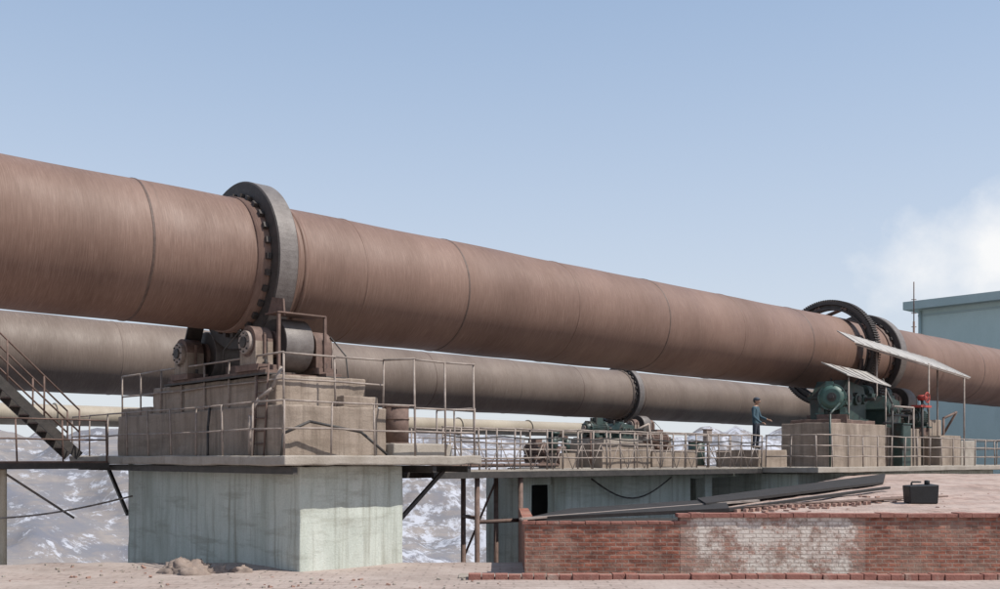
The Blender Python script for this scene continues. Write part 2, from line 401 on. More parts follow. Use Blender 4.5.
# ---------------------------------------------------------------- first pier
b=B('concrete_pier')
b.box(-1.2,1.4,-5.1,3.5,-6,-.17,'pier')
b.box(-1.9,3.2,-7.4,4.1,-.15,.05,'slab')
b.box(-1.35,1.25,-5.4,3.1,.03,1.1,'conc')
b.box(-1.25,1.0,-3.4,2.65,1.08,1.75,'conc')
b.box(-1.3,-.3,-5.3,-3.45,1.08,1.3,'conc')
b.box(1.30,3.0,1.0,3.3,.03,.33,'slab')
b.box(.2,1.1,2.70,3.0,1.08,1.35,'conc')
b.done(.03,rough=.024)
b=B('pier_steel_brackets')
for p in (-6.8,-6.0,-5.4):
    b.beam(K(-1.85,p,-.25),K(3.0,p,-.25),.12,.14,'dark')
for s in (-1.6,1.9,2.9): b.beam(K(s,-7.2,-.25),K(s,4.0,-.25),.10,.14,'dark')
b.beam(K(-1.2,-6.4,-.3),K(-1.2,-5.1,-1.5),.08,.08,'dark'); b.beam(K(2.8,3.2,-.3),K(1.4,3.2,-1.5),.08,.08,'dark')
b.done()
b=B('pier_railing')
rail(b,[K(-1.85,-7.3,.03),K(-1.85,4.0,.03)],1.1,1.25,(.55,1.1),.022)
rail(b,[K(-1.3,-5.2,1.08),K(-1.3,3.05,1.08),K(1.2,3.05,1.08)],1.08,1.1,(.54,1.08),.024)
rail(b,[K(1.4,3.95,.03),K(3.1,3.95,.03)],2.1,.85,(.55,1.05,2.1),.024)
rail(b,[K(-1.85,4.0,.03),K(1.4,3.95,.03)],1.1,1.1,(.55,1.1),.022)
rail(b,[K(3.1,3.95,.03),K(3.1,2.6,.03)],1.1,.8,(.55,1.1),.022)
b.cyl(K(1.2,3.05,2.17),K(1.4,3.95,2.15),.022,'rail',6)
pts=[K(-1.6,2.2,.05),K(-1.6,2.2,.9),K(-1.5,2.4,1.25),K(-1.35,2.7,1.45),K(-1.2,2.8,1.9)]
b.path(pts,.04,'rail',8)
b.path([K(-1.75,.6,.05),K(-1.6,.3,.7),K(-1.4,.0,1.15)],.03,'dark',8)
b.path([K(-1.5,3.3,.05),K(-1.45,3.3,.5),K(-.9,3.4,.75),K(.3,3.5,.55),K(.9,3.6,.08)],.03,'dark',8)
b.done()
b=B('steel_ladder')
for q in (2.0,2.45): b.cyl(K(-1.42,q,.05),K(-1.30,q,2.0),.022,'rust',6)
for i in range(7): z=.3+i*.27; b.cyl(K(-1.41+z*.05,2.0,z),K(-1.41+z*.05,2.45,z),.016,'rust',6)
b.done()
b=B('oil_drum')
c=K(2.2,2.2,.33); b.cyl(c,c+Vector((0,0,.88)),.29,'rust',28)
for z in (.02,.3,.58,.86): b.cyl(c+Vector((0,0,z-.015)),c+Vector((0,0,z+.015)),.305,'rust',28)
b.cyl(c+Vector((.12,0,.88)),c+Vector((.12,0,.92)),.04,'dark',10)
b.done()

b=B('steel_staircase')
base=K(-1.95,-6.5,.05); top=K(-5.6,-6.5,3.55)
for off in (0,.9):
    o=N*(-off)
    b.beam(base+o,top+o,.06,.24,'dark')
n=16
for i in range(1,n):
    q=base.lerp(top,i/n)
    b.hexa([q+D*.13,q-D*.13,q-D*.13-N*.9,q+D*.13-N*.9]+[x+Vector((0,0,.03)) for x in (q+D*.13,q-D*.13,q-D*.13-N*.9,q+D*.13-N*.9)],'rust')
for off in (0,.9):
    o=N*(-off)
    for h in (.65,1.25): b.cyl(base+o+Vector((0,0,h)),top+o+Vector((0,0,h)),.025,'rust',6)
    for i in range(0,5): q=base.lerp(top,i/4)+o; b.cyl(q,q+Vector((0,0,1.25)),.025,'rust',6)
b.box(-8.2,-5.6,-7.5,-6.4,3.5,3.58,'rust')
rail(b,[K(-5.6,-6.4,3.58),K(-8.2,-6.4,3.58)],1.1,.9,(.55,1.1))
for s_,p_ in ((-5.7,-6.5),(-8.1,-6.5),(-8.1,-7.4),(-5.7,-7.4)): b.cyl(K(s_,p_,-9),K(s_,p_,3.5),.06,'rust',8)
b.done()
b=B('steel_platform')
b.box(-5.2,-1.92,-6.3,-4.6,-.14,-.08,'rust')
b.beam(K(-5.2,-4.6,-.2),K(-1.9,-4.6,-.2),.08,.14,'dark'); b.beam(K(-5.2,-6.3,-.2),K(-1.9,-6.3,-.2),.08,.14,'dark')
b.cyl(K(-4.4,-4.7,-9),K(-4.4,-4.7,-.14),.085,'cream',10)
b.cyl(K(-4.2,-6.2,-.2),K(-2.2,-6.2,-1.6),.03,'rail',8)
rail(b,[K(-5.2,-4.6,-.08),K(-1.95,-4.6,-.08)],1.05,1.1,(.55,1.05),.022,'rust')
b.done()
b=B('slung_cable')
a=K(-6.5,-4.0,-1.35); c=K(-1.2,-4.8,-1.0); pr=a
for i in range(1,15):
    t=i/14; q=a.lerp(c,t)-Vector((0,0,.22*math.sin(math.pi*t))); b.cyl(pr,q,.022,'rail',6); pr=q
b.done()

# ---------------------------------------------------------------- walkway and drive platform
b=B('elevated_walkway')
b.box(3.21,17.0,1.3,2.6,-.36,-.30,'slab')
b.beam(K(3.0,2.56,-.42),K(17,2.56,-.42),.08,.16,'dark'); b.beam(K(3.0,1.4,-.42),K(17,1.4,-.42),.08,.16,'dark')
for i in range(14): s=3.6+i; b.beam(K(s,1.4,-.42),K(s,2.52,-.42),.06,.08,'dark')
rail(b,[K(3.3,2.55,-.3),K(17,2.55,-.3)],1.05,.6,(.3,.68,1.05),.024)
rail(b,[K(3.3,1.35,-.3),K(17,1.35,-.3)],1.05,1.2,(.52,1.05),.022)
for i in range(18):
    s=3.3+i*.76; b.cyl(K(s,2.55,-.3),K(s+.38,2.55,.38),.012,'rail',5); b.cyl(K(s+.38,2.55,.38),K(s+.76,2.55,-.3),.012,'rail',5)
for s,p in ((4.55,2.4),(4.95,1.4),(6.0,2.45),(6.1,1.4)):
    b.cyl(K(s,p,-9),K(s,p,-.5),.065,'rust',8)
b.cyl(K(4.55,2.4,-1.6),K(6.0,2.45,-1.6),.05,'rust',8); b.cyl(K(4.55,2.4,-1.5),K(4.95,1.4,-1.5),.05,'rust',8)
b.cyl(K(4.95,1.4,-2.6),K(6.1,1.4,-.6),.03,'rust',8)
# cable run and conduit clipped under the handrail
prev=K(3.3,2.62,.55)
for i in range(1,29):
    cur=K(3.3+i*.49,2.62,.55-.06*abs(math.sin(i*.78))); b.cyl(prev,cur,.018,'dark',5); prev=cur
b.done()

b=B('drive_platform')
b.box(17.03,34.5,-4,4.6,-.48,-.3,'slab')
b.box(17.5,33.5,-3.5,3.6,-7,-.515,'pier')
b.box(6.45,6.95,.6,1.9,-7,-.515,'pier')
b.box(8.1,14.4,1.35,1.6,-7,-.515,'pier')
b.box(6.97,8.07,1.35,1.55,-.75,-.515,'pier')
b.box(9.6,17.4,-1.5,-1.3,-7,-.3,'void')  # dark back wall, shade of the openings put into its colour
b.box(15.2,15.6,1.2,1.6,-7,-.515,'pier'); b.box(14.45,17.4,1.35,1.52,-.65,-.52,'pier')
b.box(9.5,17.0,-1.8,1.25,-.48,-.3,'slab')
b.box(10.7,13.0,-.6,1.1,-.33,.45,'conc'); b.box(13.2,15.6,-.6,1.0,-.33,.25,'conc')
b.box(11.0,12.6,-.5,.9,.43,.6,'slab'); b.box(17.2,19.0,.6,2.3,-.33,.28,'conc')
b.box(19.6,23.6,1.7,3.6,-.33,1.22,'conc'); b.box(20.0,23.2,1.8,3.4,1.2,1.36,'rust')
b.box(24.2,27.2,1.9,3.4,-.33,1.15,'conc'); b.box(27.3,30.4,-2.6,2.7,-.33,1.6,'conc')
b.box(28.0,30.0,2.78,3.7,-.33,.9,'conc'); b.box(31,33.2,1.6,3.0,-.33,.75,'slab')
b.done(.025,rough=.02)
b=B('platform_railing')
rail(b,[K(17.1,2.65,-.3),K(17.1,4.5,-.3),K(34.4,4.5,-.3),K(34.4,-1,-.3)],1.05,1.0,(.35,.7,1.05),.024)
b.done()
b=B('slung_cable')
a=K(9.5,1.75,-.6); c=K(13,1.9,-.6); pr=a
for i in range(1,15):
    t=i/14; q=a.lerp(c,t)-Vector((0,0,.6*math.sin(math.pi*t)**1.0)); b.cyl(pr,q,.025,'dark',6); pr=q
b.done()

# ---------------------------------------------------------------- machinery
def motor(name, c, ax, L, r, mat='green', ped=.3):
    ax=ax.normalized(); up=Vector((0,0,1)); sd=ax.cross(up).normalized(); b=B(name)
    b.cyl(c-ax*L/2,c+ax*L/2,r*.9,mat,32)
    for i in range(24):
        a=2*math.pi*i/24; o=(sd*math.cos(a)+up*math.sin(a)); b.beam(c-ax*L*.42+o*r*.93,c+ax*L*.42+o*r*.93,.02,r*.16,mat,up=o)
    for e in (-1,1):
        q=c+ax*e*L/2; b.cyl(q-ax*e*.05,q+ax*e*.04,r,mat,32); b.cyl(q+ax*e*.04,q+ax*e*.16,r*.88,mat,32,r*.6)
        b.cyl(q+ax*e*.16,q+ax*e*.20,r*.34,'dark' if e>0 else 'rail',20)
        for i in range(8):
            a=2*math.pi*i/8+.2; o=(sd*math.cos(a)+up*math.sin(a))*r*.93; b.cyl(q+o,q+o+ax*e*.08,.025,'dark',6)
    b.cyl(c+ax*(L/2+.1),c+ax*(L/2+.5),r*.16,'dark',12)
    q=c+up*r*1.0+sd*r*.2; b.beam(q-ax*.16,q+ax*.16,.26,.2,mat)
    b.cyl(c+up*r*.9-ax*L*.25,c+up*(r+.1)-ax*L*.25,.03,'dark',8)
    for e in (-1,1):
        for f in (-1,1):
            q=c+sd*e*r*.75+ax*f*L*.32-up*(r); b.beam(q-ax*.1,q+ax*.1,.2,.5*r,mat); b.beam(q-ax*.14-up*.2*r+sd*e*.05,q+ax*.14-up*.2*r+sd*e*.05,.3,.06,mat)
    b.beam(c-ax*L*.5-up*(r*1.25+ped/2),c+ax*L*.5-up*(r*1.25+ped/2),r*2.1,ped,'rust')
    return b.done(.006)
def gearbox(name, s, p, z, ls, lp, h, mat='dkgreen'):
    b=B(name)
    b.box(s-ls/2-.08,s+ls/2+.08,p-lp/2-.08,p+lp/2+.08,z,z+.08,mat)
    b.box(s-ls/2,s+ls/2,p-lp/2,p+lp/2,z+.08,z+h*.55,mat)
    b.box(s-ls/2-.07,s+ls/2+.07,p-lp/2-.07,p+lp/2+.07,z+h*.55,z+h*.6,mat)
    t=z+h*.6; u=z+h
    b.hexa([K(s-ls/2,p-lp/2,t),K(s-ls/2,p+lp/2,t),K(s+ls/2,p+lp/2,t),K(s+ls/2,p-lp/2,t),
            K(s-ls*.25,p-lp/2,u),K(s-ls*.25,p+lp/2,u),K(s+ls*.4,p+lp/2,z+h*.86),K(s+ls*.4,p-lp/2,z+h*.86)],mat)
    for k,f in enumerate((-.28,.1,.36)):
        for e in (-1,1):
            q=K(s+f*ls,p+e*(lp/2),z+h*.55); b.cyl(q-N*e*.02,q+N*e*.12,h*(.2-.04*k),mat,24); b.cyl(q+N*e*.12,q+N*e*.16,h*(.1-.02*k),'dark',16)
    q=K(s+.36*ls,p+lp/2,z+h*.55); b.cyl(q,q+N*.5,.06,'dark',12)
    for i in range(7):
        x=s-ls/2+i*ls/6
        for e in (-1,1): b.cyl(K(x,p+e*(lp/2+.04),z+h*.6),K(x,p+e*(lp/2+.04),z+h*.68),.022,'dark',6)
    for x in (-.3,.3): b.cyl(K(s+x*ls,p,z+h*.9),K(s+x*ls*.9,p,z+h+.1),.03,'dark',8)
    b.box(s-.12,s+.12,p-.12,p+.12,z+h*.95,z+h+.05,mat)
    return b.done(.01)
toward=Vector((-.35,-.93,0))
motor('electric_motor',K(21.0,2.9,2.14),toward,1.0,.48)
gearbox('gear_reducer',22.7,2.2,1.36,1.9,1.2,1.5)
gearbox('gear_reducer',25.0,2.7,1.15,1.3,1.0,1.2)
motor('electric_motor',K(27.2,3.1,1.6),D,.8,.32,'dkgreen')
b=B('pinion_gear')
c=K(25.9,2.0,AZ(25.9)-1.75)
b.cyl(c-D*.22,c+D*.22,.34,'tyre',24)
for i in range(20):
    a=2*math.pi*i/20; u=N*math.sin(a)+Vector((0,0,1))*math.cos(a); b.beam(c+u*.36-D*.22,c+u*.36+D*.22,.05,.1,'tyre',up=u)
b.cyl(c-D*1.9,c+D*1.0,.11,'dark',14)
for e in (-.8,.7):
    b.box(25.9+e-.2,25.9+e+.2,1.6,2.4,1.0,c.z-H-.05,'dkgreen'); q=c+D*e; b.cyl(q-D*.2,q+D*.2,.3,'dkgreen',20)
b.done(.008)
motor('electric_motor',K(11.4,.2,.93),D,.7,.22,'dkgreen',.1)
gearbox('gear_reducer',12.5,.2,.6,.8,.7,.5,'dkgreen')
motor('electric_motor',K(14.4,.2,.62),D,.8,.22,'rust',.12)
motor('electric_motor',K(8.7,.3,.25),N,.5,.22,'rust',.12)
b=B('oil_pump_set')
b.box(9.3,10.3,-.2,.5,-.3,.15,'conc'); b.cyl(K(9.5,.2,.15),K(9.5,.2,.7),.16,'dkgreen',16); b.cyl(K(9.5,.2,.7),K(9.5,.2,.78),.2,'dkgreen',16)
b.cyl(K(9.5,.2,.55),K(10.1,.2,.55),.05,'dkgreen',10); b.cyl(K(10.1,.2,.15),K(10.1,.2,.6),.1,'dkgreen',14)
b.done()
b=B('switch_box')
b.cyl(K(16.3,.9,-.3),K(16.3,.9,.6),.03,'rust',8); b.box(16.15,16.45,.82,.98,.5,.95,'rail'); b.box(16.12,16.48,.80,1.0,.95,.98,'rust')
b.cyl(K(16.3,.9,.5),K(16.3,1.3,-.2),.015,'dark',6)
b.done()
b=B('oil_drum')
c=K(16.9,0,-.3); b.cyl(c,c+Vector((0,0,.88)),.29,'dkgreen',28)
for z in (.02,.3,.58,.86): b.cyl(c+Vector((0,0,z-.015)),c+Vector((0,0,z+.015)),.305,'rust',28)
b.done()
b=B('pipework')
b.path([K(3.6,.9,-.25),K(6,.9,-.2),K(9,.9,-.2),K(9,.9,.3),K(9.6,.6,.3)],.05,'rust',8)
b.path([K(12.9,.6,.9),K(13.4,.7,1.1),K(13.4,.9,-.2)],.035,'rail',8)
b.path([K(10.4,.9,-.2),K(10.4,.9,.8),K(11.0,.6,.8)],.035,'rust',8)
b.done()
b=B('hand_valve')
c=K(26.6,3.6,2.35)
b.cyl(K(26.6,3.6,-.3),c,.05,'dark',8); b.cyl(c-N*.15,c+N*.15,.11,'red',16)
for i in range(16):
    a=i*math.pi/8; e=(i+1)*math.pi/8
    b.cyl(c+N*.2+D*.2*math.cos(a)+Vector((0,0,.2*math.sin(a))),c+N*.2+D*.2*math.cos(e)+Vector((0,0,.2*math.sin(e))),.022,'red',6)
for i in range(4):
    a=i*math.pi/2; b.cyl(c+N*.2,c+N*.2+D*.2*math.cos(a)+Vector((0,0,.2*math.sin(a))),.016,'red',6)
b.box(26.3,27.2,3.3,3.7,1.98,2.06,'red')
b.done()
b=B('pipework')
for k in range(3):
    p=3.9-.2*k; z=1.9-.3*k
    b.path([K(23.6,p,z),K(25.2,p,z),K(25.2,p,-.3)],.04,'dark' if k else 'rail',8)
b.path([K(28.5,3.6,-.3),K(28.5,3.6,1.6),K(30.2,3.4,1.9),K(30.2,2.8,.9)],.05,'rust',8)
b.path([K(19.4,3.7,-.3),K(19.4,3.7,1.5),K(20.4,3.5,1.9)],.04,'dkgreen',8)
b.path([K(23.7,3.8,-.3),K(23.7,3.8,2.0),K(24.2,3.3,2.6),K(24.6,3.0,3.0)],.04,'dark',8)
b.done()
b=B('control_cabinet')
b.box(24.3,25.0,3.5,3.9,-.3,1.25,'dkgreen'); b.box(24.34,24.96,3.9,3.92,.3,1.2,'dkgreen'); b.box(24.28,25.02,3.46,3.95,1.25,1.3,'dkgreen')
b.done(.01)
b=B('drive_canopy')
def sheet(b,c4,mat,ribs=10,th=.03):
    a,bb,c,d=c4; b.hexa([a,bb,c,d]+[x+Vector((0,0,th)) for x in c4],mat)
    for i in range(ribs+1):
        t=i/ribs; b.beam(a.lerp(bb,t)+Vector((0,0,th+.008)),d.lerp(c,t)+Vector((0,0,th+.008)),.04,.02,mat)
sheet(b,[K(22.6,2.2,4.72),K(30.4,2.3,4.18),K(30.4,3.9,3.30),K(22.6,2.9,4.25)],'sheet',14)
sheet(b,[K(21.3,2.3,3.45),K(24.0,2.6,3.25),K(24.0,3.6,2.65),K(21.3,3.3,2.95)],'sheet',5)
for s,p,z in ((24.9,2.6,4.25),(30.0,3.8,3.36),(30.0,2.7,4.0),(27.4,3.5,3.75)):
    b.cyl(K(s,p,-.3),K(s,p,z),.035,'rail',8)
b.cyl(K(21.6,3.2,-.3),K(21.6,3.2,2.97),.03,'rail',8); b.cyl(K(23.8,3.5,-.3),K(23.8,3.5,2.7),.03,'rail',8)
b.cyl(K(22.8,2.85,4.2),K(30.3,3.85,3.27),.035,'rail',8)
b.done()

# ---------------------------------------------------------------- rear plant
b=B('concrete_pier'); b.box(11.0,13.6,-22.6,-16.8,-40,1.4,'conc'); b.box(10.4,14.2,-23.4,-16.2,-.3,0,'slab'); b.done(.03)
b=B('concrete_pier'); b.box(34.7,37.3,-22.6,-16.8,-60,1.3,'conc'); b.box(34.2,37.8,-23.4,-16.2,-.3,0,'slab'); b.done(.03)
b=B('elevated_walkway'); b.box(14.2,34.2,-17.2,-16.2,-.2,-.1,'rust'); rail(b,[K(14.2,-16.2,-.1),K(34.2,-16.2,-.1)],1.05,1.6,(.52,1.05),.025); b.done()
b=B('gas_duct')
b.cyl(K(-22,-26,1.95),K(43,-26,1.95),.48,'pipe',28)
for s in range(-20,43,6): b.cyl(K(s-.04,-26,1.95),K(s+.04,-26,1.95),.56,'pipe',28)
for s in (-17,1,19,37):
    for q in (-.4,.4): b.cyl(K(s,-26+q,-60),K(s,-26+q,1.5),.12,'rust',8)
    b.box(s-.2,s+.2,-26.6,-25.4,1.3,1.47,'rust')
b.done()
b=B('kiln_house')
b.box(62,90,-12.8,16,-60,11.1,'teal')
b.box(61.2,90.8,-13.6,16.8,11.1,11.7,'tealroof')
b.box(61.95,62,-12.8,16,10.6,10.75,'tealroof')
b.box(62.5,90,-24,-12.82,-60,6.0,'teal')
b.box(61.9,62.03,-12.8,16,4.8,5.0,'tealroof')
for q in (-12.6,-5.5,1.5,8.5): b.cyl(K(61.9,q,-20),K(61.9,q,11),.09,'tealroof',8)
b.done()
b=B('lightning_mast')
bx=K(60,-12.2,-H)
b.cyl(bx+Vector((0,0,-20)),bx+Vector((0,0,H+10)),.08,'rust',8); b.cyl(bx+Vector((0,0,H+10)),bx+Vector((0,0,H+12.9)),.04,'rust',6)
for z in (10.8,11.9,12.9,13.9): b.cyl(bx+Vector((-.18,0,z)),bx+Vector((.18,0,z)),.03,'rust',5)
b.done()

# ---------------------------------------------------------------- brick building in front
YF=19.7
b=B('brick_house')
b.wbox(.49,3.55,YF,YF+.24,-2.32,-1.30,'brick')
b.wbox(3.55,7.2,YF-.004,YF+.24,-2.32,-1.17,'brickw')
b.wbox(7.2,30,YF,YF+.24,-2.32,-1.17,'brick')
x=3.5
while x<30:
    l=random.uniform(.22,.27) if random.random()<.8 else random.uniform(.45,.6); j=random.uniform(-.014,.014); k=random.uniform(-.01,.01)
    b.wbox(x,x+l-.012,YF-.05+j,YF+.30,-1.168,-1.09+k,'coping'); x+=l
x=.44
while x<3.45:
    l=random.uniform(.22,.27); j=random.uniform(-.014,.014); k=random.uniform(-.012,.012)
    b.wbox(x,x+l-.012,YF-.03+j,YF+.26,-1.298,-1.25+k,'coping'); x+=l
b.wbox(.49,.73,YF+.24,26,-3.5,-1.30,'brick')
def roofz(x,y):
    return -1.14+.040*(y-YF)+.03*noise.noise(Vector((x*.6,y*.6,0)))+.015*noise.noise(Vector((x*3,y*3,0)))
nxr,nyr=110,70; rows=[]
for j in range(nyr+1):
    y=YF+.28+(34-YF)*j/nyr; x0=3.55+max(0,(y-YF-.28))*.60; row=[]
    for i in range(nxr+1):
        x=x0+(34-x0)*i/nxr
        row.append(b.bm.verts.new(W(x,y,min(roofz(x,y),-.53))))
    rows.append(row)
for a,c in zip(rows,rows[1:]):
    for i in range(nxr): b.face([a[i],a[i+1],c[i+1],c[i]],'paver',True)
for a,c in zip(rows,rows[1:]):
    p,q=a[0],c[0]; p2=b.bm.verts.new(p.co-Vector((0,0,.5))); q2=b.bm.verts.new(q.co-Vector((0,0,.5))); b.face([p,q,q2,p2],'brick')
b.wbox(.74,9,YF+.30,27,-1.75,-1.62,'void')
b.done()
b=B('tarred_boards')
def slabp(c4,th,mat): b.hexa(list(c4)+[x+Vector((0,0,th)) for x in c4],mat)
slabp([W(.55,YF+.12,-1.245),W(4.6,YF+.35,-1.075),W(5.0,YF+2.6,-.97),W(1.5,YF+1.6,-1.14)],.07,'blacksheet')
slabp([W(4.3,YF+1.2,-1.0),W(11.0,YF+9.0,-.74),W(12.6,YF+13,-.57),W(4.4,YF+2.6,-.95)],.06,'blacksheet')
b.beam(W(.4,YF+.0,-1.20),W(5.6,YF+2.0,-.92),.12,.04,'rail')
b.beam(W(4.4,YF+.5,-1.07),W(10.2,YF+6.6,-.78),.14,.06,'blacksheet')
b.done()
b=B('loose_bricks')
for i in range(110):
    if i<60: t=random.random(); x=5.6+t*4+random.gauss(0,.3); y=YF+1.0+t*3.2+random.gauss(0,.3)
    else: x=random.uniform(6,19); y=YF+random.uniform(.4,7)
    if y<YF+.4 or x<3.8+(y-YF)*.62: continue
    z=roofz(x,y)+.02; a=random.uniform(0,3.14); sz_=random.uniform(.03,.09) if i<60 else random.uniform(.012,.04); d=Vector((math.cos(a),math.sin(a),random.uniform(-.1,.1)))*sz_
    c=W(x,y,z); b.beam(c-d,c+d,sz_*.9,sz_*.5,'loose')
for i in range(22):
    for k in range(2):
        t=i/22; c=W(4.9+t*3.6+random.uniform(-.03,.03),YF+.9+t*2.0+k*.35,0); c.z=H+roofz(c.x,c.y)+.035; b.beam(c-Vector((.05,.1,0)),c+Vector((random.uniform(.02,.08),.1,0)),.07,.07,'loose')
b.done()
b=B('steel_rods')
for i in range(5):
    b.cyl(W(4.2+i*.1,YF+.6+i*.12,-1.05),W(9.5+i*.3,YF+3.8+i*.1,-.91),.02,'rust',6)
b.done()
b=B('black_container')
cx,cy=9.5,22.6; z0=roofz(cx,cy)+.0
b.hexa([W(cx-.30,cy-.2,z0),W(cx+.30,cy-.24,z0),W(cx+.32,cy+.22,z0),W(cx-.28,cy+.25,z0),W(cx-.34,cy-.22,z0+.40),W(cx+.32,cy-.25,z0+.42),W(cx+.33,cy+.22,z0+.44),W(cx-.31,cy+.25,z0+.4)],'black')
b.cyl(W(cx+.15,cy,z0+.42),W(cx+.15,cy,z0+.52),.06,'black',12); b.beam(W(cx-.2,cy,z0+.48),W(cx+.02,cy,z0+.48),.05,.04,'black')
b.beam(W(cx-.2,cy,z0+.40),W(cx-.2,cy,z0+.48),.05,.04,'black')
b.done(.03)
b=B('brick_kerb')
x=-.6
while x<30:
    l=random.uniform(.23,.27)*(2 if random.random()<.3 else 1); b.wbox(x,x+l-.015,18.9+random.uniform(-.015,.015),19.12,-2.33,-2.20+random.uniform(-.012,.012),'coping'); x+=l
b.wbox(-.8,30,19.13,YF-.01,-2.33,-2.27,'slab')
b.done(.01)
b=B('rubble_sacks')
for k in range(9):
    cx=-5.75+random.uniform(-.75,.75); cy=19.9+random.uniform(-.2,.4); r=random.uniform(.18,.34)
    rings=[]
    for j in range(9):
        ph=math.pi/2*j/8*1.0; ring=[]
        for i in range(18):
            th=2*math.pi*i/18; d=Vector((math.cos(th)*math.cos(ph)*1.35,math.sin(th)*math.cos(ph),math.sin(ph)*.8))
            rr=r*(1+.6*noise.noise(d*2+Vector((k*5,0,0)))+.25*noise.noise(d*6+Vector((k*5,0,0))))
            ring.append(b.bm.verts.new(W(cx,cy,-2.33)+d*rr))
        rings.append(ring)
    for a,c in zip(rings,rings[1:]):
        for i in range(18): b.face([a[i],a[(i+1)%18],c[(i+1)%18],c[i]],'cloth',True)
b.done()
b=B('yard_rubble')
for i in range(110):
    x=random.uniform(-11,0); y=random.uniform(17.6,21.5)
    if -4.6<x: y=random.uniform(17.6,19.2)
    c=W(x,y,-2.29); s_=random.uniform(.012,.04)
    d=Vector((random.uniform(-1,1),random.uniform(-1,1),random.uniform(-.3,.3))).normalized()*s_; b.beam(c-d,c+d,s_*1.5,s_,'loose' if i%3==0 else 'slab')
b.done()

# ---------------------------------------------------------------- worker
def skinmesh(verts, edges, radii, sub=2):
    me=bpy.data.meshes.new('t'); me.from_pydata(verts,edges,[]); o=bpy.data.objects.new('t',me); bpy.context.scene.collection.objects.link(o)
    o.modifiers.new('s','SKIN'); ss=o.modifiers.new('ss','SUBSURF'); ss.levels=sub; ss.render_levels=sub
    for i,r in enumerate(radii):
        sv=me.skin_vertices[0].data[i]; sv.radius=r if isinstance(r,tuple) else (r,r); sv.use_root=(i==0)
    dg=bpy.context.evaluated_depsgraph_get(); out=bpy.data.meshes.new_from_object(o.evaluated_get(dg)); bpy.data.objects.remove(o); return out
def worker(base, yaw):
    root=empty('worker'); root.location=base; root.rotation_euler=(0,0,yaw)
    V=[(0,0,.93),(0,.02,1.12),(0,.03,1.30),(0,.02,1.43),(0,.0,1.52),(0,-.01,1.57),
       (.10,0,.88),(.11,-.03,.48),(.12,.02,.09),(.12,-.11,.05),
       (-.10,0,.88),(-.12,.02,.48),(-.13,.06,.09),(-.13,-.07,.05),
       (.17,.02,1.41),(.23,-.05,1.14),(.20,-.27,1.05),(.19,-.34,1.03),
       (-.17,.02,1.41),(-.25,.0,1.13),(-.22,-.20,.95),(-.21,-.27,.92)]
    E=[(0,1),(1,2),(2,3),(3,4),(4,5),(0,6),(6,7),(7,8),(8,9),(0,10),(10,11),(11,12),(12,13),(3,14),(14,15),(15,16),(16,17),(3,18),(18,19),(19,20),(20,21)]
    Rr=[(.15,.12),(.15,.115),(.175,.12),(.13,.09),(.06,.06),(.055,.055),.095,.065,.05,.04,.095,.065,.05,.04,.07,.052,.042,.03,.07,.052,.042,.03]
    me=skinmesh(V,E,Rr)
    for m in ('blue','navy','skin','black'): me.materials.append(M[m])
    for p in me.polygons:
        c=p.center; p.use_smooth=True
        if c.z<.13: p.material_index=3
        elif c.z<.9 and c.y>-.18: p.material_index=1
        elif c.z>1.49 or c.y<-.31 : p.material_index=2
    o=bpy.data.objects.new('body',me); bpy.context.scene.collection.objects.link(o); o.parent=root
    for sg,w in ((1,Vector((.19,-.35,1.03))),(-1,Vector((-.21,-.28,.915)))):
        for f in range(5):
            if f<4:
                off=Vector(((f-1.5)*.021,0,0)); L=[.075,.085,.08,.06][f]
                pts=[w,w+Vector((off.x,-.07,-.01)),w+Vector((off.x*1.1,-.07-L*.5,-.03)),w+Vector((off.x*1.1,-.07-L*.75,-.07))]
            else: pts=[w,w+Vector((-sg*.03,-.03,-.01)),w+Vector((-sg*.05,-.06,-.03)),w+Vector((-sg*.045,-.085,-.045))]
            m2=skinmesh([tuple(x) for x in pts],[(0,1),(1,2),(2,3)],[.02,.0115,.0095,.008],1); m2.materials.append(M['skin'])
            h=bpy.data.objects.new('finger_%d'%f,m2); bpy.context.scene.collection.objects.link(h); h.parent=root
    bm=bmesh.new(); bmesh.ops.create_uvsphere(bm,u_segments=24,v_segments=18,radius=.1)
    for v in bm.verts:
        v.co.z*=1.2; v.co.y*=1.05; v.co.x*=.84
        if v.co.z<-.03: v.co.x*=.85; v.co.y*=.92
        if v.co.y<-.09 and abs(v.co.x)<.022 and -.05<v.co.z<.02: v.co.y-=.022
        if v.co.y<-.07 and .01<v.co.z<.035 and .02<abs(v.co.x)<.05: v.co.y+=.01
        v.co+=Vector((0,-.02,1.665))
    for f in bm.faces: f.smooth=True
    def ball(c,r,mi,sc=(1,1,1)):
        q=bmesh.ops.create_uvsphere(bm,u_segments=12,v_segments=8,radius=r)
        for v in q['verts']: v.co=Vector((v.co.x*sc[0],v.co.y*sc[1],v.co.z*sc[2]))+Vector(c)
        for v in q['verts']:
            for f in v.link_faces: f.material_index=mi; f.smooth=True
    for e in (-1,1): ball((e*.086,-.01,1.665),.028,0,(.4,.8,1.1)); ball((e*.033,-.108,1.682),.010,1)
    ball((0,-.112,1.615),.022,2,(1,.3,.25)); ball((0,.005,1.69),.106,1,(.9,1,1.02))
    ball((0,-.01,1.72),.112,3,(.92,1.05,.75)); ball((0,-.10,1.725),.07,3,(1.1,.9,.15))
    me=bpy.data.meshes.new('head'); bm.to_mesh(me); bm.free()
    for m in ('skin','black','red','hat'): me.materials.append(M[m])
    h=bpy.data.objects.new('head',me); bpy.context.scene.collection.objects.link(h); h.parent=root
worker(K(17.7,1.9,.28),math.radians(55))

